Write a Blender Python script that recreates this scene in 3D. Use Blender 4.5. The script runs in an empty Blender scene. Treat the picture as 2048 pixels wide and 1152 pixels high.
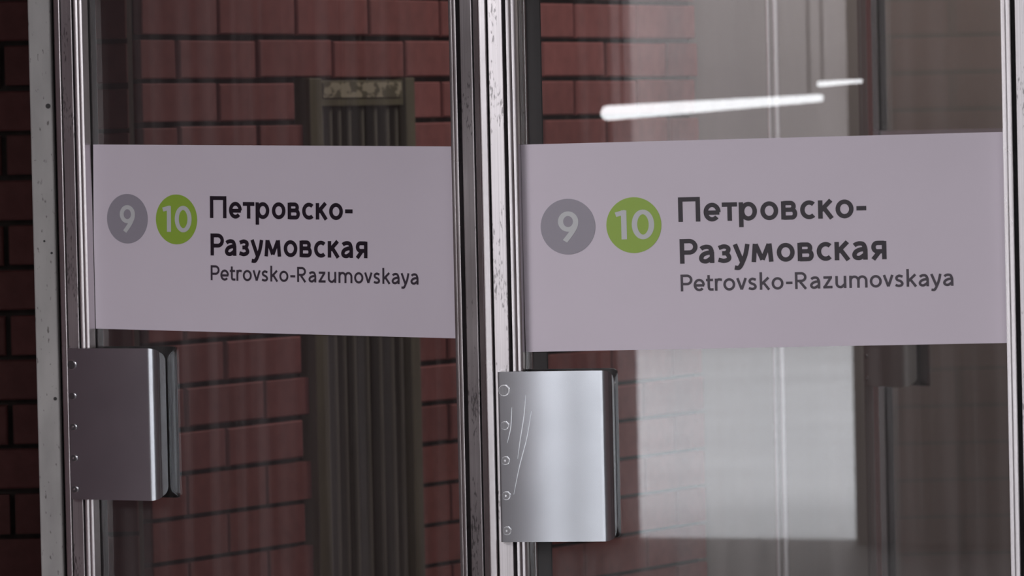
import bpy, bmesh, math, random
from mathutils import Vector, Matrix
random.seed(7)
C = bpy.context.scene.collection
sc = bpy.context.scene
R = math.radians

# ------------------------------------------------------------------ camera, world, exposure
F = 10760.0                       # focal length in pixels of the 2048 px frame (a long lens)
EYE = Vector((0, 0, 1.58))
PITCH, ROLL = R(-1.68), R(1.25)
cam_d = bpy.data.cameras.new('camera'); cam = bpy.data.objects.new('camera', cam_d); C.objects.link(cam)
cam_d.sensor_width = 36; cam_d.lens = F / 2048 * 36; cam_d.clip_start = .1; cam_d.clip_end = 300
cam_d.dof.use_dof = True; cam_d.dof.focus_distance = 7.1; cam_d.dof.aperture_fstop = 16
M = Matrix.Rotation(R(90) + PITCH, 4, 'X') @ Matrix.Rotation(-ROLL, 4, 'Z')
cam.matrix_world = Matrix.Translation(EYE) @ M
sc.camera = cam
sc.view_settings.view_transform = 'Standard'; sc.view_settings.look = 'None'
sc.view_settings.exposure = 0; sc.view_settings.gamma = 1; sc.view_settings.use_curve_mapping = False
sc.cycles.max_bounces = 10; sc.cycles.transparent_max_bounces = 16; sc.cycles.glossy_bounces = 5
sc.cycles.sample_clamp_indirect = 6
w = bpy.data.worlds.new('overcast_sky'); sc.world = w; w.use_nodes = True
w.node_tree.nodes['Background'].inputs[0].default_value = (.95, .96, 1, 1)
w.node_tree.nodes['Background'].inputs[1].default_value = 5.2

def area(name, loc, rot, sx, sy, power, col=(1, 1, 1)):
    d = bpy.data.lights.new(name, 'AREA'); d.shape = 'RECTANGLE'; d.size = sx; d.size_y = sy
    d.energy = power; d.color = col
    o = bpy.data.objects.new(name, d); C.objects.link(o); o.location = loc; o.rotation_euler = rot
    return o
# unseen fill lights added at ceiling height, before the doors and in the passage
area('hall_fill_light', (-2.3, 3.4, 2.93), (0, 0, 0), 1.2, 2.4, 215, (1, .95, .98))
area('hall_fill_light', (1.2, 2.8, 2.93), (0, 0, 0), 1.2, 2.6, 50, (1, .95, .98))
area('hall_fill_light', (-3.2, -2.5, 2.93), (0, 0, 0), 1.6, 2.6, 100, (.93, .97, 1))
area('passage_fill_light', (.62, 9.75, 2.9), (R(18), R(20), 0), .9, .4, 7.5, (1, .93, .9))
area('passage_fill_light', (1.5, 10.45, 2.9), (R(15), 0, 0), .9, .3, 13, (1, .95, .88))

# ------------------------------------------------------------------ helpers
def ray(px, py):
    return (M.to_3x3() @ Vector(((px - 1024) / F, (576 - py) / F, -1))).normalized()
def at_depth(px, py, Y):
    d = ray(px, py); return EYE + d * (Y / d.y)

def obj(name, bm, mat, parent=None, loc=None, smooth=False):
    me = bpy.data.meshes.new(name); bm.normal_update(); bm.to_mesh(me); bm.free()
    if smooth:
        for p in me.polygons: p.use_smooth = True
    if mat: me.materials.append(mat)
    o = bpy.data.objects.new(name, me); C.objects.link(o)
    if parent: o.parent = parent
    if loc is not None: o.location = loc
    return o
def struct(o, label=None, cat=None):
    o['kind'] = 'structure'
    if label: o['label'] = label
    if cat: o['category'] = cat
    return o
def thing(name, label, cat, loc=(0, 0, 0), rz=0, group=None):
    o = bpy.data.objects.new(name, None); C.objects.link(o); o.location = loc; o.rotation_euler = (0, 0, rz)
    o['label'] = label; o['category'] = cat
    if group: o['group'] = group
    return o
def bx(bm, x0, x1, y0, y1, z0, z1):
    v = [bm.verts.new((x, y, z)) for z in (z0, z1) for y in (y0, y1) for x in (x0, x1)]
    for f in ((0, 2, 3, 1), (4, 5, 7, 6), (0, 1, 5, 4), (1, 3, 7, 5), (3, 2, 6, 7), (2, 0, 4, 6)):
        bm.faces.new([v[i] for i in f])
def box(x0, x1, y0, y1, z0, z1, bevel=0):
    bm = bmesh.new(); bx(bm, x0, x1, y0, y1, z0, z1)
    if bevel: bmesh.ops.bevel(bm, geom=bm.edges[:], offset=bevel, segments=2, affect='EDGES', profile=.5)
    return bm
def prism(poly, z0, z1):
    """closed (x, y) outline, counter-clockwise seen from above, extruded in z"""
    bm = bmesh.new()
    a = [bm.verts.new((x, y, z0)) for x, y in poly]; b = [bm.verts.new((x, y, z1)) for x, y in poly]
    n = len(poly)
    for i in range(n): bm.faces.new((a[i], a[(i + 1) % n], b[(i + 1) % n], b[i]))
    bm.faces.new(a[::-1]); bm.faces.new(b)
    return bm
def disc(cx, cz, r, y0, y1, n=40):
    bm = bmesh.new()
    a = [bm.verts.new((cx + r * math.cos(2 * math.pi * i / n), y0, cz + r * math.sin(2 * math.pi * i / n))) for i in range(n)]
    b = [bm.verts.new((v.co.x, y1, v.co.z)) for v in a]
    for i in range(n): bm.faces.new((a[i], b[i], b[(i + 1) % n], a[(i + 1) % n]))
    bm.faces.new(a); bm.faces.new(b[::-1])
    bmesh.ops.recalc_face_normals(bm, faces=bm.faces)
    return bm
def rounded(x0, x1, y0, y1, r, k=5, flip=False):
    """a bar outline whose two camera-side corners (low y) are rounded; r = (left, right)"""
    pts = []
    rl, rr = r
    for i in range(k + 1):
        t = math.pi + i / k * math.pi / 2
        pts.append((x0 + rl + rl * math.cos(t), y0 + rl + rl * math.sin(t)))
    for i in range(k + 1):
        t = 1.5 * math.pi + i / k * math.pi / 2
        pts.append((x1 - rr + rr * math.cos(t), y0 + rr + rr * math.sin(t)))
    pts += [(x1, y1), (x0, y1)]
    return pts

# ------------------------------------------------------------------ materials
def mat(name):
    m = bpy.data.materials.new(name); m.use_nodes = True
    nt = m.node_tree; return m, nt, nt.nodes['Principled BSDF']
def N(nt, t, **kw):
    n = nt.nodes.new(t)
    for k, v in kw.items():
        if k in n.inputs: n.inputs[k].default_value = v
        else: setattr(n, k, v)
    return n
def ramp(nt, src, stops):
    r = nt.nodes.new('ShaderNodeValToRGB'); e = r.color_ramp.elements
    while len(e) < len(stops): e.new(.5)
    for i, (p, c) in enumerate(stops):
        e[i].position = p; e[i].color = (*c, 1) if len(c) == 3 else c
    nt.links.new(src, r.inputs[0]); return r.outputs[0]
def coords(nt, scale, obj_space=True):
    tc = nt.nodes.new('ShaderNodeTexCoord'); mp = nt.nodes.new('ShaderNodeMapping')
    mp.inputs['Scale'].default_value = scale
    nt.links.new(tc.outputs['Object'], mp.inputs[0]); return mp.outputs[0]
def noise(nt, vec, sc_=1, det=3, rough=.5):
    n = nt.nodes.new('ShaderNodeTexNoise'); n.inputs['Scale'].default_value = sc_
    n.inputs['Detail'].default_value = det; n.inputs['Roughness'].default_value = rough
    nt.links.new(vec, n.inputs['Vector']); return n.outputs['Fac']
def mult(nt, a, b, fac=1):
    m = nt.nodes.new('ShaderNodeMix'); m.data_type = 'RGBA'; m.blend_type = 'MULTIPLY'
    m.inputs[0].default_value = fac
    for s, i in ((a, 6), (b, 7)):
        if isinstance(s, tuple): m.inputs[i].default_value = (*s, 1)
        else: nt.links.new(s, m.inputs[i])
    return m.outputs[2]
def bump(nt, h, b, strength=.3, dist=.001):
    n = nt.nodes.new('ShaderNodeBump'); n.inputs['Strength'].default_value = strength
    n.inputs['Distance'].default_value = dist
    nt.links.new(h, n.inputs['Height']); nt.links.new(n.outputs[0], b.inputs['Normal'])

def steel(name, col, rough, streak=(900, 900, 3), marks=0.0, blotch=.12, relief=.12):
    """brushed / worn stainless steel; streaks run along z"""
    m, nt, b = mat(name)
    b.inputs['Metallic'].default_value = 1
    n1 = noise(nt, coords(nt, streak), 1, 2)
    c1 = ramp(nt, n1, [(.3, (1 - blotch,) * 3), (.7, (1, 1, 1))])
    c = mult(nt, col, c1)
    n2 = noise(nt, coords(nt, (14, 14, 6)), 1, 4)
    c = mult(nt, c, ramp(nt, n2, [(.1, (1 - blotch,) * 3), (.9, (1, 1, 1))]))
    if marks:
        n3 = noise(nt, coords(nt, (420, 420, 110)), 1, 2)
        n4 = noise(nt, coords(nt, (40, 40, 12)), 1, 2)
        mm = nt.nodes.new('ShaderNodeMath'); mm.operation = 'MULTIPLY'
        nt.links.new(n3, mm.inputs[0]); nt.links.new(n4, mm.inputs[1])
        c = mult(nt, c, ramp(nt, mm.outputs[0], [(.33, (1, 1, 1)), (.40, (1 - marks,) * 3)]))
    nt.links.new(c, b.inputs['Base Color'])
    rr = ramp(nt, n2, [(.1, (rough * .75,) * 3), (.9, (rough * 1.3,) * 3)])
    if relief: nt.links.new(rr, b.inputs['Roughness'])
    else: b.inputs['Roughness'].default_value = rough
    if relief: bump(nt, n1, b, relief, .0004)
    return m
M_stile = steel('brushed_stainless', (.80, .77, .78), .24)
M_worn = steel('worn_stainless', (.80, .77, .785), .34, marks=.55, blotch=.22)
M_plate = steel('smudged_steel_plate', (.80, .85, .90), .25, streak=(12, 12, 12), blotch=.10, relief=0)
M_dull_plate = steel('dull_steel_plate', (.30, .29, .30), .3, relief=0)
M_screw = steel('dull_screw', (.25, .25, .26), .35)
m, nt, b = mat('scratched_bright'); b.inputs['Base Color'].default_value = (.80, .84, .88, 1); b.inputs['Metallic'].default_value = .6; b.inputs['Roughness'].default_value = .5; M_scratch = m
M_edge = steel('polished_edge', (.95, .94, .95), .12, blotch=.03)

m, nt, b = mat('dark_rubber'); b.inputs['Base Color'].default_value = (.018, .017, .018, 1); b.inputs['Roughness'].default_value = .6
nt.links.new(ramp(nt, noise(nt, coords(nt, (60, 60, 8)), 1, 2), [(.3, (.012, .012, .013)), (.7, (.028, .027, .028))]), b.inputs['Base Color'])
M_rubber = m
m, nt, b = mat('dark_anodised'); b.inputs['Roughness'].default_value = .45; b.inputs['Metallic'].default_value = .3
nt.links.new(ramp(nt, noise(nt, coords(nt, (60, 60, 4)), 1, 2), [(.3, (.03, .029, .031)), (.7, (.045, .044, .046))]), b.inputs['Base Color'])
M_dark = m

# scuffed painted jamb
m, nt, b = mat('scuffed_grey_paint'); b.inputs['Roughness'].default_value = .5
c = ramp(nt, noise(nt, coords(nt, (20, 20, 7)), 1, 5), [(.3, (.33, .325, .32)), (.7, (.47, .465, .455))])
n3 = noise(nt, coords(nt, (180, 180, 70)), 1, 3)
c = mult(nt, c, ramp(nt, n3, [(.64, (1, 1, 1)), (.70, (.35, .33, .32))]))
nt.links.new(c, b.inputs['Base Color']); bump(nt, n3, b, .2, .001)
M_jamb = m

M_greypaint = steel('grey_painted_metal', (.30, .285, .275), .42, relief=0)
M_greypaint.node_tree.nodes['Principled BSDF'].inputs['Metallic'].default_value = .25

# sticker film and print
def film(name, col, rough=.36, var=.03):
    m, nt, b = mat(name); b.inputs['Specular IOR Level'].default_value = .25 if name == 'white_vinyl' else .5; b.inputs['Roughness'].default_value = rough
    lo = tuple(x * (1 - var) for x in col)
    nt.links.new(ramp(nt, noise(nt, coords(nt, (6, 6, 6)), 1, 2), [(.3, lo), (.7, col)]), b.inputs['Base Color'])
    return m
M_film = film('white_vinyl', (.635, .585, .66))
M_ink = film('black_print', (.012, .006, .014))
M_ink2 = film('thin_black_print', (.045, .035, .05))
M_grey = film('grey_print', (.29, .275, .32))
M_green = film('green_print', (.27, .42, .05))
M_num = film('number_print', (.52, .54, .55))

# thin glass pane: see-through with a mirror layer and a faint film of dust
def glass(name, ior, dust):
    m = bpy.data.materials.new(name); m.use_nodes = True; nt = m.node_tree; nt.nodes.clear()
    out = nt.nodes.new('ShaderNodeOutputMaterial'); tr = nt.nodes.new('ShaderNodeBsdfTransparent')
    tr.inputs[0].default_value = (.965, .97, .965, 1)
    gl = nt.nodes.new('ShaderNodeBsdfGlossy'); gl.inputs['Roughness'].default_value = .0
    fr = nt.nodes.new('ShaderNodeFresnel'); fr.inputs[0].default_value = ior
    mx = nt.nodes.new('ShaderNodeMixShader'); df = nt.nodes.new('ShaderNodeBsdfDiffuse')
    df.inputs[0].default_value = (.7, .66, .66, 1)
    mx2 = nt.nodes.new('ShaderNodeMixShader')
    n = noise(nt, coords(nt, (42, 42, .8)), 1, 2)
    d = ramp(nt, n, [(.45, (dust * .6,) * 3), (.75, (dust * 4.5,) * 3)])
    nt.links.new(d, mx2.inputs[0]); nt.links.new(tr.outputs[0], mx2.inputs[1]); nt.links.new(df.outputs[0], mx2.inputs[2])
    ge = nt.nodes.new('ShaderNodeNewGeometry'); mi = nt.nodes.new('ShaderNodeMix')   # same reflectance on both faces of the thin pane
    mi.inputs[2].default_value = ior; mi.inputs[3].default_value = 1 / ior
    nt.links.new(ge.outputs['Backfacing'], mi.inputs[0]); nt.links.new(mi.outputs[0], fr.inputs[0])
    nt.links.new(fr.outputs[0], mx.inputs[0]); nt.links.new(mx2.outputs[0], mx.inputs[1]); nt.links.new(gl.outputs[0], mx.inputs[2])
    nt.links.new(mx.outputs[0], out.inputs[0]); return m
M_glass = glass('door_glass', 1.75, .012)

def brickmat(name, stops, rough=.75):
    m, nt, b = mat(name); b.inputs['Roughness'].default_value = rough
    oi = nt.nodes.new('ShaderNodeObjectInfo')
    c1 = ramp(nt, oi.outputs['Random'], stops)
    n = noise(nt, coords(nt, (40, 40, 40)), 1, 5)
    c = mult(nt, c1, ramp(nt, n, [(.3, (.78, .76, .76)), (.7, (1, 1, 1))]))
    nt.links.new(c, b.inputs['Base Color']); bump(nt, n, b, .3, .002)
    return m
M_brick = brickmat('red_brick', [(0, (.285, .085, .082)), (.5, (.33, .105, .102)), (1, (.375, .12, .117))])
M_brick_shaded = brickmat('shaded_red_brick', [(0, (.17, .065, .06)), (1, (.22, .08, .075))])  # darker copy of the brick red: the pier's shade put in its colour
M_brick_joined = brickmat('red_brick_far', [(0, (.34, .10, .09)), (1, (.35, .105, .095))])
m, nt, b = mat('dark_mortar'); b.inputs['Roughness'].default_value = .9
nt.links.new(ramp(nt, noise(nt, coords(nt, (30, 30, 30)), 1, 4), [(.3, (.045, .038, .034)), (.7, (.085, .07, .062))]), b.inputs['Base Color'])
M_mortar = m
def plain(name, lo, hi, scale=(3, 3, 3), rough=.8, metallic=0):
    m, nt, b = mat(name); b.inputs['Roughness'].default_value = rough; b.inputs['Metallic'].default_value = metallic
    n = noise(nt, coords(nt, scale), 1, 5)
    nt.links.new(ramp(nt, n, [(.3, lo), (.7, hi)]), b.inputs['Base Color']); bump(nt, n, b, .1, .002)
    return m
M_floor = plain('wet_granite_floor', (.06, .055, .055), (.12, .11, .11), (8, 8, 8), .5)
M_ceil = plain('grey_ceiling', (.22, .21, .21), (.3, .29, .28))
M_plaster = plain('greige_plaster', (.205, .175, .165), (.27, .235, .225), (1.5, 1.5, 1.5))
M_hallwall = plain('dull_maroon_tile', (.13, .075, .075), (.17, .10, .10), (2, 2, 2), .6)
M_bounce = plain('mauve_bounce', (.64, .49, .53), (.74, .58, .62), (2, 2, 2), .7)  # colour of the added side wall, set pale for its reflection in the steel
M_exit = plain('exit_wall_paint', (.20, .18, .18), (.28, .25, .25))
M_snow = plain('trodden_snow', (.70, .71, .73), (.84, .85, .87), (.6, .6, .6), .9)
M_facade = plain('grey_facade', (.31, .28, .275), (.42, .385, .38), (.15, .15, .8), .8)
M_olive = plain('olive_grille_paint', (.10, .085, .05), (.16, .14, .085), (30, 30, 6), .5)
M_slat = plain('slat_paint', (.13, .12, .10), (.20, .18, .15), (30, 30, 6), .45)
M_void = plain('grille_back', (.012, .010, .010), (.02, .016, .016))
m, nt, b = mat('peeling_label'); b.inputs['Roughness'].default_value = .7
nt.links.new(ramp(nt, noise(nt, coords(nt, (45, 45, 60)), 1, 5), [(.48, (.13, .11, .07)), (.55, (.42, .36, .26))]), b.inputs['Base Color'])
M_peel = m

def emit(name, col, s):
    m = bpy.data.materials.new(name); m.use_nodes = True; nt = m.node_tree; nt.nodes.clear()
    o = nt.nodes.new('ShaderNodeOutputMaterial'); e = nt.nodes.new('ShaderNodeEmission')
    e.inputs[0].default_value = (*col, 1); e.inputs[1].default_value = s
    nt.links.new(e.outputs[0], o.inputs[0]); return m
M_tube = emit('lit_tube', (.95, .96, 1), 9.0)

# ------------------------------------------------------------------ setting: hall, passage, street
YAW_W = R(60)
W0 = Vector((-.654, 9.4, 0)); WD = Vector((math.cos(YAW_W), math.sin(YAW_W), 0))
W_END = W0 + WD * 2.06
def slab(name, x0, x1, y0, y1, z0, z1, m): return struct(obj(name, box(x0, x1, y0, y1, z0, z1), m))
slab('floor', -9.2, 4.2, -6.2, 14.2, -.1, 0, M_floor)
slab('ceiling', -9.2, 4.2, -6.2, 14.2, 3.0, 3.1, M_ceil)
slab('wall_left', -9.3, -9.1, -6.2, 14.2, 0, 3, M_hallwall)
slab('wall_right', 4.0, 4.2, -6.2, 14.2, 0, 3, M_hallwall)
slab('wall_side_blocker', -1.3, -1.12, 7.0, 7.98, 0, 2.998, M_bounce)  # added out of view: shades the pier and reflects in the left door's steel
slab('wall_return_blocker', -1.12, -.80, 7.8, 7.98, 0, 2.998, M_hallwall)  # added out of view to keep hall light off the pier
slab('wall_inner', W_END.x, 4.0, W_END.y, W_END.y + .15, 0, 2.998, M_plaster)
slab('wall_end', -9.2, 4.2, 14.0, 14.2, 0, 3, M_plaster)
# exit wall behind the viewer with its doorways to the snowy street
ew = struct(bpy.data.objects.new('wall_exit', None)); C.objects.link(ew)
gaps = [(-8.9, -6.9), (-5.0, -4.05), (-3.2, -1.6), (-.6, 1.4)]
x = -9.2
for g0, g1 in gaps + [(4.2, 4.2)]:
    if g0 > x: obj('pier', box(x, g0, -6.2, -6.0, 0, 3), M_exit, ew)
    x = g1
obj('lintel', box(-9.2, 4.2, -6.19, -6.01, 2.6, 3), M_exit, ew)
g = obj('ground', box(-60, 40, -60, -6.2, -.12, -.02), M_snow); struct(g)
struct(obj('facade_wall', box(-50, 30, -27.4, -27, -.1, 9), M_facade))

# ------------------------------------------------------------------ brick walls behind the doors
def brick_mesh(L, H, D=.02, name='brick'):
    bm = bmesh.new(); bx(bm, 0, L, -D, 0, 0, H)
    bmesh.ops.bevel(bm, geom=[e for e in bm.edges if all(v.co.y < -D / 2 for v in e.verts)], offset=.003, segments=1, affect='EDGES')
    me = bpy.data.meshes.new(name); bm.to_mesh(me); bm.free(); me.materials.append(M_brick); return me
ME_BRICK = brick_mesh(.25, .068)
ME_SHADED = ME_BRICK.copy(); ME_SHADED.materials[0] = M_brick_shaded
PITCH_Z = .077
def brick_wall(name, loc, rz, s0, s1, first, zoff, z_lo, z_hi, thick=.2, holes=(), mesh=None):
    root = struct(bpy.data.objects.new(name, None)); C.objects.link(root)
    root.location = loc; root.rotation_euler = (0, 0, rz)
    obj('mortar_backing', box(s0, s1, 0, thick, 0, 3), M_mortar, root)
    k0 = int(math.ceil(-zoff / PITCH_Z))
    fill = bmesh.new()
    for k in range(k0, 60):
        z = zoff + k * PITCH_Z
        if z + .068 > 3: break
        s = first + (0 if k % 2 == 0 else .13) - .26 * 20
        while s < s1:
            a, b_ = max(s, s0), min(s + .25, s1)
            if b_ - a > .02 and not any(a < h1 and b_ > h0 and z < h2 for h0, h1, h2 in holes):
                if z_lo < z < z_hi:
                    if b_ - a > .249:
                        o = bpy.data.objects.new('brick', mesh or ME_BRICK); C.objects.link(o); o.parent = root
                    else:
                        o = obj('brick', box(0, b_ - a, -.02, 0, 0, .068, .0025), (mesh or ME_BRICK).materials[0], root)
                    o.location = (a, random.uniform(-.003, .002), z + random.uniform(-.0012, .0012))
                    o.rotation_euler = (random.uniform(-.01, .01), random.uniform(-.004, .004), random.uniform(-.008, .008))
                else: bx(fill, a, b_, -.02, 0, z, z + .068)
            elif b_ - a > .02:
                for h0, h1, h2 in holes:
                    for c0, c1 in ((a, min(b_, h0)), (max(a, h1), b_)):
                        if c1 - c0 > .02 and z < h2:
                            if z_lo < z < z_hi:
                                obj('brick', box(0, c1 - c0, -.02, 0, 0, .068, .0025), M_brick, root, (c0, 0, z))
                            else: bx(fill, c0, c1, -.02, 0, z, z + .068)
            s += .26
    o = obj('brickwork', fill, M_brick_joined if mesh is None else M_brick_shaded, root); o['kind'] = 'stuff'
    return root
def wall_s(px):
    d = ray(px, 400); t = d.x / d.y
    return (W0.x - t * W0.y) / (t * WD.y - WD.x)
GR0, GR1 = wall_s(592), wall_s(803); GR_TOP = 1.683
brick_wall('wall_back', W0, YAW_W, 0, 2.06, .1127 + .005 - .13, 1.6027 + .0045 - .077 * 20 + .0, .95, 1.86, holes=[(GR0, GR1, GR_TOP - .03)])
brick_wall('wall_pier', (at_depth(262, 400, 9.25).x - .7 - .6, 9.25, 0), 0, 0, 1.3, .18, 1.5935 + .0045 - .077 * 20, .95, 1.86, thick=.12, mesh=ME_SHADED)

# ventilation grille in the brick wall (local x along the wall)
def on_wall(name, label, cat, s, z=0):
    p = W0 + WD * s; return thing(name, label, cat, (p.x, p.y, z), YAW_W)
gw = GR1 - GR0
gr = on_wall('ventilation_grille', 'tall olive metal grille with upright slats set into the brick wall', 'grille', GR0)
gs = wall_s(617) - GR0; ge = wall_s(785) - GR0
obj('back_panel', box(.004, gw - .004, .0, .01, 0.05, GR_TOP - .004), M_void, gr)
obj('frame_post', box(0, gs, -.035, .0, 0.05, GR_TOP, .002), M_olive, gr)
obj('frame_post', box(ge, gw, -.035, .0, 0.05, GR_TOP, .002), M_olive, gr)
obj('top_rail', box(gs, ge, -.030, .0, GR_TOP - .052, GR_TOP - .004, .002), M_olive, gr)
lb = obj('paper_remnant', box(gs + .008, ge - .012, -.0325, -.030, GR_TOP - .036, GR_TOP - .008), M_peel, gr)
lb['label'] = 'torn pale paper remnant on the rail'
sp = [628, 646, 664, 684, 710, 736, 760, 778]
me = None
for px in sp:
    s = wall_s(px) - GR0
    if me is None:
        o = obj('slat', prism(rounded(-.006, .006, -.022, -.001, (.004, .004), 3), .06, GR_TOP - .053), M_slat, gr); me = o.data
    else:
        o = bpy.data.objects.new('slat', me); C.objects.link(o); o.parent = gr
    o.location = (s, 0, 0)

# ------------------------------------------------------------------ stroke lettering
def smooth(pts, k=7):
    out = []
    P = [pts[0]] + list(pts) + [pts[-1]]
    for i in range(1, len(P) - 2):
        p0, p1, p2, p3 = P[i - 1], P[i], P[i + 1], P[i + 2]
        for j in range(k):
            t = j / k
            out.append(tuple(.5 * (2 * p1[a] + (p2[a] - p0[a]) * t + (2 * p0[a] - 5 * p1[a] + 4 * p2[a] - p3[a]) * t * t + (3 * p1[a] - p0[a] - 3 * p2[a] + p3[a]) * t ** 3) for a in (0, 1)))
    out.append(tuple(pts[-1])); return out
def arc(cx, cy, rx, ry, a0, a1, n=26):
    return [(cx + rx * math.cos(R(a0 + (a1 - a0) * i / n)), cy + ry * math.sin(R(a0 + (a1 - a0) * i / n))) for i in range(n + 1)]
def glyph(ch, s, X):
    """strokes (centre lines) and advance width; cap height is 1, x-height X, stroke weight s"""
    h = s / 2; L = []; o = .012
    def oval(w): return arc(w / 2, X / 2, w / 2 - h, X / 2 - h + o, 0, 360, 36)
    if ch == 'П': w = .86; L = [[(h, 0), (h, 1)], [(w - h, 0), (w - h, 1)], [(0, 1 - h), (w, 1 - h)]]
    elif ch in 'РP':
        w = .70; r = .29
        L = [[(h, 0), (h, 1)], [(0, 1 - h), (w - .27, 1 - h)] + arc(w - .30, 1 - h - (.5 - h) / 1 + .20 - .0, .30 - h, r - h + .0, 90, -90)[1:-1] + [(w - .30, .38 + h - .02 + .0), (0, .38 + h - .02)]]
        cy = (1 - h + .36 + h) / 2; ry = (1 - h - .36 - h) / 2
        L = [[(h, 0), (h, 1)], [(h, 1 - h), (w - .32, 1 - h)] + arc(w - .32, cy, .32 - h, ry, 90, -90)[1:-1] + [(w - .32, .36 + h), (h, .36 + h)]]
    elif ch == 'R':
        w = .70; cy = (1 - h + .40 + h) / 2; ry = (1 - h - .40 - h) / 2
        L = [[(h, 0), (h, 1)], [(h, 1 - h), (w - .32, 1 - h)] + arc(w - .34, cy, .32 - h, ry, 90, -90)[1:-1] + [(w - .32, .40 + h), (h, .40 + h)], [(.30, .42), (w - h * .9, 0)]]
    elif ch in 'оo': w = .70; L = [oval(w)]
    elif ch in 'сc': w = .585; L = [arc(.70 / 2, X / 2, .35 - h, X / 2 - h + o, 48, 312)]
    elif ch in 'еe':
        w = .67; L = [arc(w / 2, X / 2, w / 2 - h, X / 2 - h + o, -2, 318), [(h * .8, X * .47), (w - h * .55, X * .47)]]
    elif ch == 'т': w = .60; L = [[(0, X - h * .9), (w, X - h * .9)], [(w / 2, 0), (w / 2, X)]]
    elif ch == 'р': w = .71; L = [[(h, -.27), (h, X)], arc(w / 2 + .02, X / 2, w / 2 - .02 - h, X / 2 - h + o, 0, 360, 36)]
    elif ch == 'в':
        w = .61; m = X * .53; q = .19
        L = [[(h, 0), (h, X)],
             [(h, X - h * .85), (w - q - .05, X - h * .85)] + arc(w - q - .05, (X - h * .85 + m) / 2, q - h * .8, (X - h * .85 - m) / 2, 90, -90, 12)[1:-1] + [(w - q - .05, m), (h, m)],
             [(h, m), (w - q, m)] + arc(w - q, (m + h * .85) / 2, q - h * .8, (m - h * .85) / 2, 90, -90, 12)[1:-1] + [(w - q, h * .85), (h, h * .85)]]
    elif ch in 'кk':
        w = .62; L = [[(h, 0), (h, X if ch == 'к' else 1.04)], [(h + .02, X * .50), (w - h * 1.35, X)], [(s + .04, X * .50), (w - h * .8, 0)]]
        L[1] = [(h * 1.2, X * .44), (w - h * 1.3, X)]; L[2] = [(.24, X * .56), (w - h * 1.0, 0)]
    elif ch == 'а' or ch == 'a':
        w = .60; r = w - h
        L = [[(r, 0), (r, X * .62)], smooth([(.085, X - .16), (.16, X - h - .02), (.30, X - h + o), (.44, X - h - .03), (r, X * .60)]),
             smooth([(r, X * .575), (.34, X * .565), (.16, X * .46), (h, X * .28), (.14, h + .01), (.29, h - o), (.43, h + .07), (r, X * .30)])]
    elif ch == 'з':
        w = .54; m = X * .52
        L = [smooth([(.05, X - .14), (.13, X - h - .02), (.26, X - h + o), (.40, X - h - .04), (.42, X * .68), (.34, m + .015), (.18, m)]),
             smooth([(.18, m), (.35, m - .01), (w - h - .005, X * .31), (.41, h + .04), (.25, h - o), (.11, h + .02), (.03, .13)])]
    elif ch in 'уy':
        w = .66
        L = [[(h * .95, X), (w * .53, .03)], smooth([(w - h * .95, X), (w * .74, X * .42), (w * .54, -.02), (w * .40, -.18), (.19, -.22), (.06, -.20)], 6)]
    elif ch == 'м':
        w = .86; L = [[(h, 0), (.15, X)], [(w - h, 0), (w - .15, X)], [(.17, X - .02), (w / 2, .09)], [(w - .17, X - .02), (w / 2, .09)]]
    elif ch == 'я':
        w = .60; m = X * .44
        L = [[(w - h, 0), (w - h, X)], [(w - h, X - h * .85), (.24, X - h * .85)] + arc(.24, (X - h * .85 + m) / 2, .22 - h * .9, (X - h * .85 - m) / 2, 90, 270, 12)[1:-1] + [(.24, m), (w - h, m)], [(.33, m), (h * .9, 0)]]
    elif ch == '-': w = .38; L = [[(0, X * .52), (w, X * .52)]]
    elif ch == 't': w = .44; L = [[(0, X - h), (w - .02, X - h)], smooth([(.16, X + .22), (.16, X * .5), (.17, .17), (.24, h + .01), (w, h + .005)])]
    elif ch == 'r': w = .42; L = [[(h, 0), (h, X)], smooth([(h, X * .60), (.14, X * .86), (.26, X - h + .02), (w, X - h - .005)])]
    elif ch == 'v': w = .62; L = [[(h * .9, X), (w / 2, .04)], [(w - h * .9, X), (w / 2, .04)]]
    elif ch == 's':
        w = .50
        L = [smooth([(w - .05, X - .12), (.35, X - h - .01), (.24, X - h + o), (.12, X - h - .05), (h + .015, X * .70), (.15, X * .57), (.33, X * .46), (w - h - .005, X * .30), (.38, h + .03), (.24, h - o), (.12, h + .01), (.03, .12)])]
    elif ch == 'z': w = .54; L = [[(.02, X - h), (w - .02, X - h)], [(w - .08, X - h), (.08, h)], [(0, h), (w, h)]]
    elif ch == 'u': w = .64; L = [[(w - h, 0), (w - h, X)], [(h, X), (h, X * .42)] + arc(.30, X * .40, .30 - h, X * .40 - h + o, 180, 290, 14) + [(w - h, X * .34)]]
    elif ch == 'm':
        w = 1.02; r = .235
        L = [[(h, 0), (h, X)]]
        for x0 in (h, h + 2 * r - .015):
            L.append([(x0, X * .55)] + arc(x0 + r - .007, X * .58, r - .007, X * .42 - h + o, 165, 0, 14) + [(x0 + 2 * r - .015, 0)])
    elif ch == '9': w = .62; L = [arc(w / 2, .66, w / 2 - h, .34 - h + o, 0, 360, 36), smooth([(w - h, .66), (w - h - .02, .50), (w - .22, .26), (.20, -.02)])]
    elif ch == '1': w = .30; L = [[(w - h, 0), (w - h, 1)], [(-.02, .84 + h * .2), (w - h * .4, 1 - h * .75)]]
    elif ch == '0': w = .66; L = [arc(w / 2, .5, w / 2 - h, .5 - h + o, 0, 360, 40)]
    return L, w
TIGHT = {'т': .03, 'к': .05, 'у': .0, 'у_': .0, 'v': 0, 'y': 0, 'r': 0, 'k': .02, 't': .02}
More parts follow.
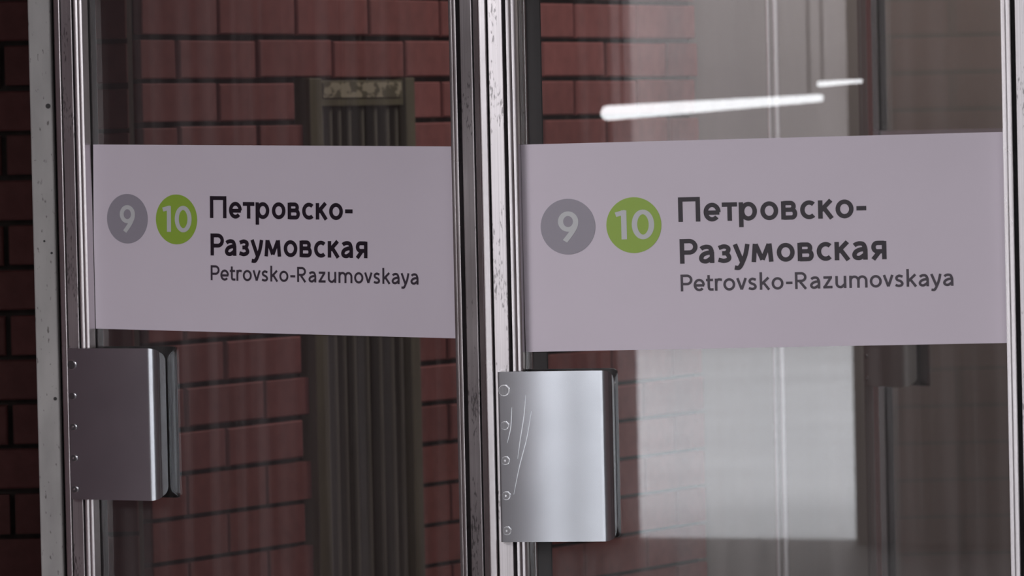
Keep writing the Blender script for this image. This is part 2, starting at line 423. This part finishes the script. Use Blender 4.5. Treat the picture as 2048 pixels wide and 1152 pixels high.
def lettering(name, text, x0, z0, cap, width, s, X, y, m, parent, gap=.13):
    """text drawn as flat strokes; baseline at z0, scaled in x so that it ends at x0 + width"""
    strokes, x = [], 0
    for i, ch in enumerate(text):
        L, wd = glyph(ch, s, X)
        strokes += [[(px + x, pz) for px, pz in st] for st in L]
        g = gap
        if ch in TIGHT: g = gap * .45
        if ch in 'оoсcеe-': g = gap * .85
        if i + 1 < len(text) and text[i + 1] in 'туvyуt': g *= .45
        if ch in 'PР': g *= .35
        x += wd + g
        last = x - g
    kx = (width / last if width else cap)
    bm = bmesh.new()
    for q, st in enumerate(strokes):
        yy = y - 1.5e-5 * (q % 4)
        n = len(st); closed = math.dist(st[0], st[-1]) < 1e-5
        lo, hi = [], []
        for i in range(n):
            if closed: a, b = st[i - 1 if i else n - 2], st[i + 1 if i < n - 1 else 1]
            else: a, b = st[max(i - 1, 0)], st[min(i + 1, n - 1)]
            dx, dz = b[0] - a[0], b[1] - a[1]; l = math.hypot(dx, dz) or 1
            nx, nz = -dz / l * s / 2, dx / l * s / 2
            p = st[i]
            lo.append(bm.verts.new((x0 + (p[0] + nx) * kx, yy, z0 + (p[1] + nz) * cap)))
            hi.append(bm.verts.new((x0 + (p[0] - nx) * kx, yy, z0 + (p[1] - nz) * cap)))
        for i in range(n - 1):
            bm.faces.new((lo[i], hi[i], hi[i + 1], lo[i + 1]))
    return obj(name, bm, m, parent)

# ------------------------------------------------------------------ swing door leaf
# local frame: x along the leaf to the right, y away from the viewer, x = 0 at the left edge of the glass; left leaf edge at x = -STILE
STILE = .0495; GLASS_W = .612; TOPZ, BOTZ = 2.12, .012
def stile_parts(root, flip, worn):
    def X(a, b): return (a - STILE, b - STILE) if not flip else (GLASS_W + STILE - b, GLASS_W + STILE - a)
    st = obj('stile', prism([(X(0, .05)[0], -.006), (X(0, .0495)[1], -.006), (X(0, .0495)[1], .008), (X(0, .05)[0], .008)], BOTZ, TOPZ), M_rubber, root)
    st['label'] = 'dark core of the stile seen in its grooves'
    for nm, a, b, y0, r, m in (('outer_rib', 0, .0115, -.022, (.0035, .002), M_stile if worn is M_worn else worn), ('face_strip', .0135, .0325, -.022, (.0012, .0012), worn), ('glazing_bead', .0372, .0495, -.021, (.0045, .003), M_stile)):
        x0, x1 = X(a, b)
        rr = r if not flip else (r[1], r[0])
        prof = rounded(x0, x1, y0, -.0061, rr, 5) if nm != 'glazing_bead' else bead_profile(x0, x1, flip)
        bm = prism(prof, BOTZ, TOPZ)
        o = obj(nm, bm, m, st, smooth=False)
        for y_ in (1,):   # the same section again on the far side
            o.modifiers.new('soft', 'EDGE_SPLIT').split_angle = R(30)
            for f_ in o.data.polygons: f_.use_smooth = nm == 'glazing_bead'
            bm = prism([(px, -py * .5 + .003) for px, py in prof][::-1], BOTZ, TOPZ)
            obj(nm, bm, M_dark, st)
def bead_profile(x0, x1, flip):
    # two sloping facets with a groove between them, falling towards the glass
    p = [(0, -.0225)]
    for a0, b0, wd in ((.0, -.0240, .0060), (.0064, -.0222, .0059)):
        y_ = b0; n_ = 7
        for i in range(n_ + 1):
            tilt = R((-14 + 22 * i / n_) if flip else (3 + 27 * i / n_))
            p.append((a0 + .0003 + (wd - .0003) * i / n_, y_)); y_ += math.tan(tilt) * wd / n_
        p.append((a0 + wd + .0001, -.0175))
    p[-1] = (.0123, -.017)
    p = [(x1 - a, b) for a, b in p][::-1] if flip else [(x0 + a, b) for a, b in p]
    return p + [(x1, -.0061), (x0, -.0061)]
def handle_part(root, side, scratched=False, dz=0, dx=0, metal=None):
    """push plate of folded steel, screwed on the stile and bent back towards the glass"""
    z1, z0 = ZH1 + dz, ZH0 + dz
    x0, xb, r, yf = -STILE + .0185, .100 + dx, .0135, -.033
    prof = [(x0, yf + .016), (x0, yf + .003), (x0 + .0009, yf + .0009), (x0 + .003, yf), (xb, yf)]
    par = [0, 0, 0, 0, 0]
    for i in range(1, 13):
        t = R(90) * i / 12
        prof.append((xb + r * math.sin(t), yf + r - r * math.cos(t))); par.append(i / 12 * .75)
    for i in range(1, 5):
        prof.append((xb + r, yf + r + .014 * i / 4)); par.append(.75 + .25 * i / 4)
    bm = bmesh.new(); th = .002; rows = []
    n = len(prof)
    for i, (px, py) in enumerate(prof):
        a = prof[max(i - 1, 0)]; b = prof[min(i + 1, n - 1)]
        dx, dy = b[0] - a[0], b[1] - a[1]; l = math.hypot(dx, dy)
        ix, iy = -dy / l * th, dx / l * th
        cut = .017 * (1 - math.sqrt(max(0, 1 - par[i] ** 2)))
        row = [bm.verts.new((q[0], q[1] * side, z)) for q in ((px, py), (px + ix, py + iy)) for z in (z0 + cut, z1 - cut)]
        rows.append(row)
    for a, b in zip(rows, rows[1:]):
        bm.faces.new((a[0], b[0], b[1], a[1])); bm.faces.new((a[3], b[3], b[2], a[2])).material_index = 1
        bm.faces.new((a[1], b[1], b[3], a[3])); bm.faces.new((a[2], b[2], b[0], a[0]))
    bm.faces.new(rows[0][:2] + [rows[0][3], rows[0][2]]); bm.faces.new([rows[-1][0], rows[-1][2], rows[-1][3], rows[-1][1]])
    bmesh.ops.recalc_face_normals(bm, faces=bm.faces)
    h = obj('handle', bm, metal or (M_plate if side == 1 else M_dull_plate), root, smooth=True); h.data.materials.append(M_dark)
    h.modifiers.new('edge', 'EDGE_SPLIT').split_angle = R(40)
    if side == 1 and scratched:
        for pts in ([(.012, .105), (.016, .130), (.0215, .160), (.024, .185)], [(.006, .060), (.014, .095), (.024, .130), (.031, .165)], [(-.001, .125), (.004, .145), (.006, .170)]):
            cu = smooth([(x0 + .012 + q[0], z0 + q[1]) for q in pts], 6); bm = bmesh.new(); vv = []
            for i, (qx, qz) in enumerate(cu):
                wd = .0004 * math.sin(math.pi * (i + .5) / len(cu)) + .0001
                vv.append((bm.verts.new((qx - wd, yf - .0001, qz)), bm.verts.new((qx + wd, yf - .0001, qz))))
            for a, b in zip(vv, vv[1:]): bm.faces.new((a[0], a[1], b[1], b[0]))
            obj('scratch', bm, M_scratch, h)
    if side == 1:
        for i in range(5):
            z = z1 - .0235 - i * .0443; rs = .0062 if i == 0 else .0047
            bm = disc(x0 + .0085, z, rs * 1.15, yf - .0006, yf + .001, 24); 
            ring = obj('screw_seat', bm, M_edge, h)
            bm = disc(x0 + .0080, z, rs, yf - .0016, yf, 24); bm2 = bm
            obj('screw', bm2, M_screw, h)
            if i > 1: obj('screw_pin', disc(x0 + .0080, z, rs * .3, yf - .0021, yf - .0015, 12), M_edge, h)
    return h
ZS1, ZS0 = 1.563, 1.301           # sticker top and bottom
ZH1, ZH0 = 1.276, 1.061           # handle top and bottom
def leaf(name, label, loc, yaw, tilt, back=False, sticker=True):
    root = bpy.data.objects.new(name, None); C.objects.link(root); root.location = (loc[0], loc[1], 0); root.rotation_euler = (0, 0, -yaw)
    struct(root, label, 'door')
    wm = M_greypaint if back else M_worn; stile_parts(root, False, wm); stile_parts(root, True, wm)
    obj('top_rail', box(0, GLASS_W, -.020, .022, TOPZ - .08, TOPZ, .002), M_stile, root)
    obj('kick_panel', box(0, GLASS_W, -.020, .022, BOTZ, .30, .002), M_stile, root)
    obj('glass_pane', box(.0002, GLASS_W - .0002, -.003, .003, .30, TOPZ - .08), M_glass, root)
    dz = .008 if name == 'door_1' else 0; dx = .006 if name == 'door_1' else 0
    handle_part(root, 1, name == 'door_2', dz, dx, M_greypaint if back else None); handle_part(root, -1, False, dz, dx)
    # sticker on the viewer's side of the glass
    W_, H_ = GLASS_W, ZS1 - ZS0
    st = obj('sign_sticker', box(-W_ / 2 , W_ / 2, .0, .0006, -H_ / 2, H_ / 2), M_film, root, (W_ / 2, -.0042, (ZS0 + ZS1) / 2 + (.003 if name == 'door_1' else 0)))
    st['label'] = 'white station name sticker'
    st.rotation_euler = (0, tilt, 0)
    def S(px, py):   # offsets on the sticker, measured from its left and top edges in metres
        return -W_ / 2 + px, H_ / 2 - py
    u = 1 / 1535.0   # metres per pixel of the nearer sticker
    yl = -.0003
    for cx, mm in ((90, M_grey), (219.5, M_green)):
        X_, Z_ = S(cx * u, 161 * u)
        bm = disc(X_, Z_, 54 * u, yl - .0001, .0001, 48)
        obj('number_disc', bm, mm, st)
    X_, Z_ = S(90 * u, 161 * u)
    lettering('numeral', '9', X_ - 19.5 * u, Z_ - 27 * u, 56 * u, 40 * u, .16, .7, yl - .0004, M_num, st)
    X_, Z_ = S(219.5 * u, 161 * u)
    lettering('numeral', '10', X_ - 34 * u, Z_ - 27 * u, 56 * u, 74 * u, .16, .7, yl - .0004, M_num, st, gap=.15)
    X_, Z_ = S(307 * u, 157 * u)
    lettering('lettering', 'Петровско-', X_, Z_, 47.5 * u, 365 * u, .178, .74, yl, M_ink, st)
    X_, Z_ = S(308 * u, 237.5 * u)
    lettering('lettering', 'Разумовская', X_, Z_, 47.5 * u, 401 * u, .178, .74, yl, M_ink, st)
    X_, Z_ = S(308 * u, 291 * u)
    lettering('lettering', 'Petrovsko-Razumovskaya', X_, Z_, 32.5 * u, 528 * u, .15, .72, yl, M_ink2, st, gap=.17)
    return root

def door_pose(pxl, yl, pxr, yr):
    a = at_depth(pxl, 480, yl); b = at_depth(pxr, 480, yr)
    return a, math.atan2(-(b.y - a.y), b.x - a.x), math.dist((a.x, a.y), (b.x, b.y))
aL, yawL, wL = door_pose(191, 7.655, 934, 7.335)
aR, yawR, wR = door_pose(1047, 6.80, 1998, 6.68)
print('LEAVES', yawL, wL, yawR, wR)
leaf('door_1', 'left steel and glass door swung open, its station name sticker printed crisp black', aL, yawL, R(1.25))
leaf('door_2', 'right steel and glass door nearest the viewer, with greyish faded station name sticker', aR, yawR, R(-.3))
a3 = at_depth(1768, 480, 10.6)
leaf('door_3', 'farther steel and glass door seen edgewise through the glass of the right door', a3, R(60), 0, back=True)

# ------------------------------------------------------------------ frame posts
def post(name, label, px0, px1, Y, depth, m, z1=2.99, r=.003):
    a = at_depth(px0, 480, Y); b = at_depth(px1, 480, Y)
    bm = prism(rounded(0, b.x - a.x, 0, depth, (r, r), 4), 0, z1)
    o = obj(name, bm, m, None, (a.x, a.y, 0)); return o, a, b.x - a.x
o, a, wd = post('trim_1', '', 66.5, 112, 7.80, .06, M_jamb); struct(o, 'scuffed pale grey jamb left of the left door', 'jamb')
for i, (dx, z, r) in enumerate(((.0262, 1.6295 , .0037), (.0262, 1.4165, .0018), (.016, 1.434, .0016), (.0262, 1.205, .0026))):
    bm = disc(dx, z, r, -.0007, .001, 16); obj('screw_hole', bm, M_rubber, o)
o2, a2, w2 = post('door_stop', '', 113, 116.5, 7.83, .05, M_rubber); struct(o2)
o2.name = 'trim_2'
for i, (p0, p1) in enumerate(((117, 120), (121.5, 125))):
    q, _, _ = post('trim_%d' % (3 + i), '', p0, p1, 7.82 - .02 * i, .04, M_dark if i == 0 else M_stile, r=.001); struct(q)
# mullion between the two doors, seen behind the right door's latch stile
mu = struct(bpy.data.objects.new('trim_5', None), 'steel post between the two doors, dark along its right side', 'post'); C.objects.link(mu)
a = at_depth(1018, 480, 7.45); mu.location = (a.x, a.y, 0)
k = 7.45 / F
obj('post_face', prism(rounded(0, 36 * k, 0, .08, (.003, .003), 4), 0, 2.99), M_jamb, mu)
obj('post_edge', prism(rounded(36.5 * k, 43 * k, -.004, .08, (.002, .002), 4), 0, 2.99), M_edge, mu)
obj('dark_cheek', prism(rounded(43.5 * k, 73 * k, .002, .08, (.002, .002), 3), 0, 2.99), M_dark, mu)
# posts of the inner door row
q, _, _ = post('trim_6', '', 1541, 1549, 10.95, .05, M_stile); struct(q, 'slim steel post against the brick wall behind the right door', 'post')
q, _, _ = post('trim_7', '', 1554, 1566, 10.95, .05, M_stile); struct(q)

# glowing tubes added off view, mirrored as streaks in the right door's glass
def mirrored(px, py, virt):
    """the place whose mirror image in the right door's glass lies on this line of sight at this distance"""
    n = Vector((-math.sin(yawR), -math.cos(yawR), 0)); p = EYE + ray(px, py) * virt
    return p - 2 * (p - Vector((aR.x, aR.y, 0))).dot(n) * n
def tube(label, p, q, r):
    d = q - p; t = thing('streak_tube', label, 'glow', p)
    bm = bmesh.new(); bmesh.ops.create_cone(bm, cap_ends=True, segments=20, radius1=r, radius2=r * .6, depth=d.length)
    bmesh.ops.transform(bm, matrix=Matrix.Translation(d / 2) @ d.to_track_quat('Z', 'Y').to_matrix().to_4x4(), verts=bm.verts)
    obj('tube', bm, M_tube, t, smooth=True)
    for f in (.06, .94):
        e = d * f; bm = bmesh.new(); bx(bm, e.x - .003, e.x + .003, e.y - .003, e.y + .003, e.z + r * .9, 2.999 - p.z)
        obj('hanger', bm, M_dark, t)
tube('long glowing tube added to mirror as a white streak in the right door glass', mirrored(1216, 226, 15.5), mirrored(1640, 196, 18.5), .021)
tube('short glowing tube added to mirror above the streak in the right door glass', mirrored(1640, 168, 17), mirrored(1722, 162, 17.6), .009)
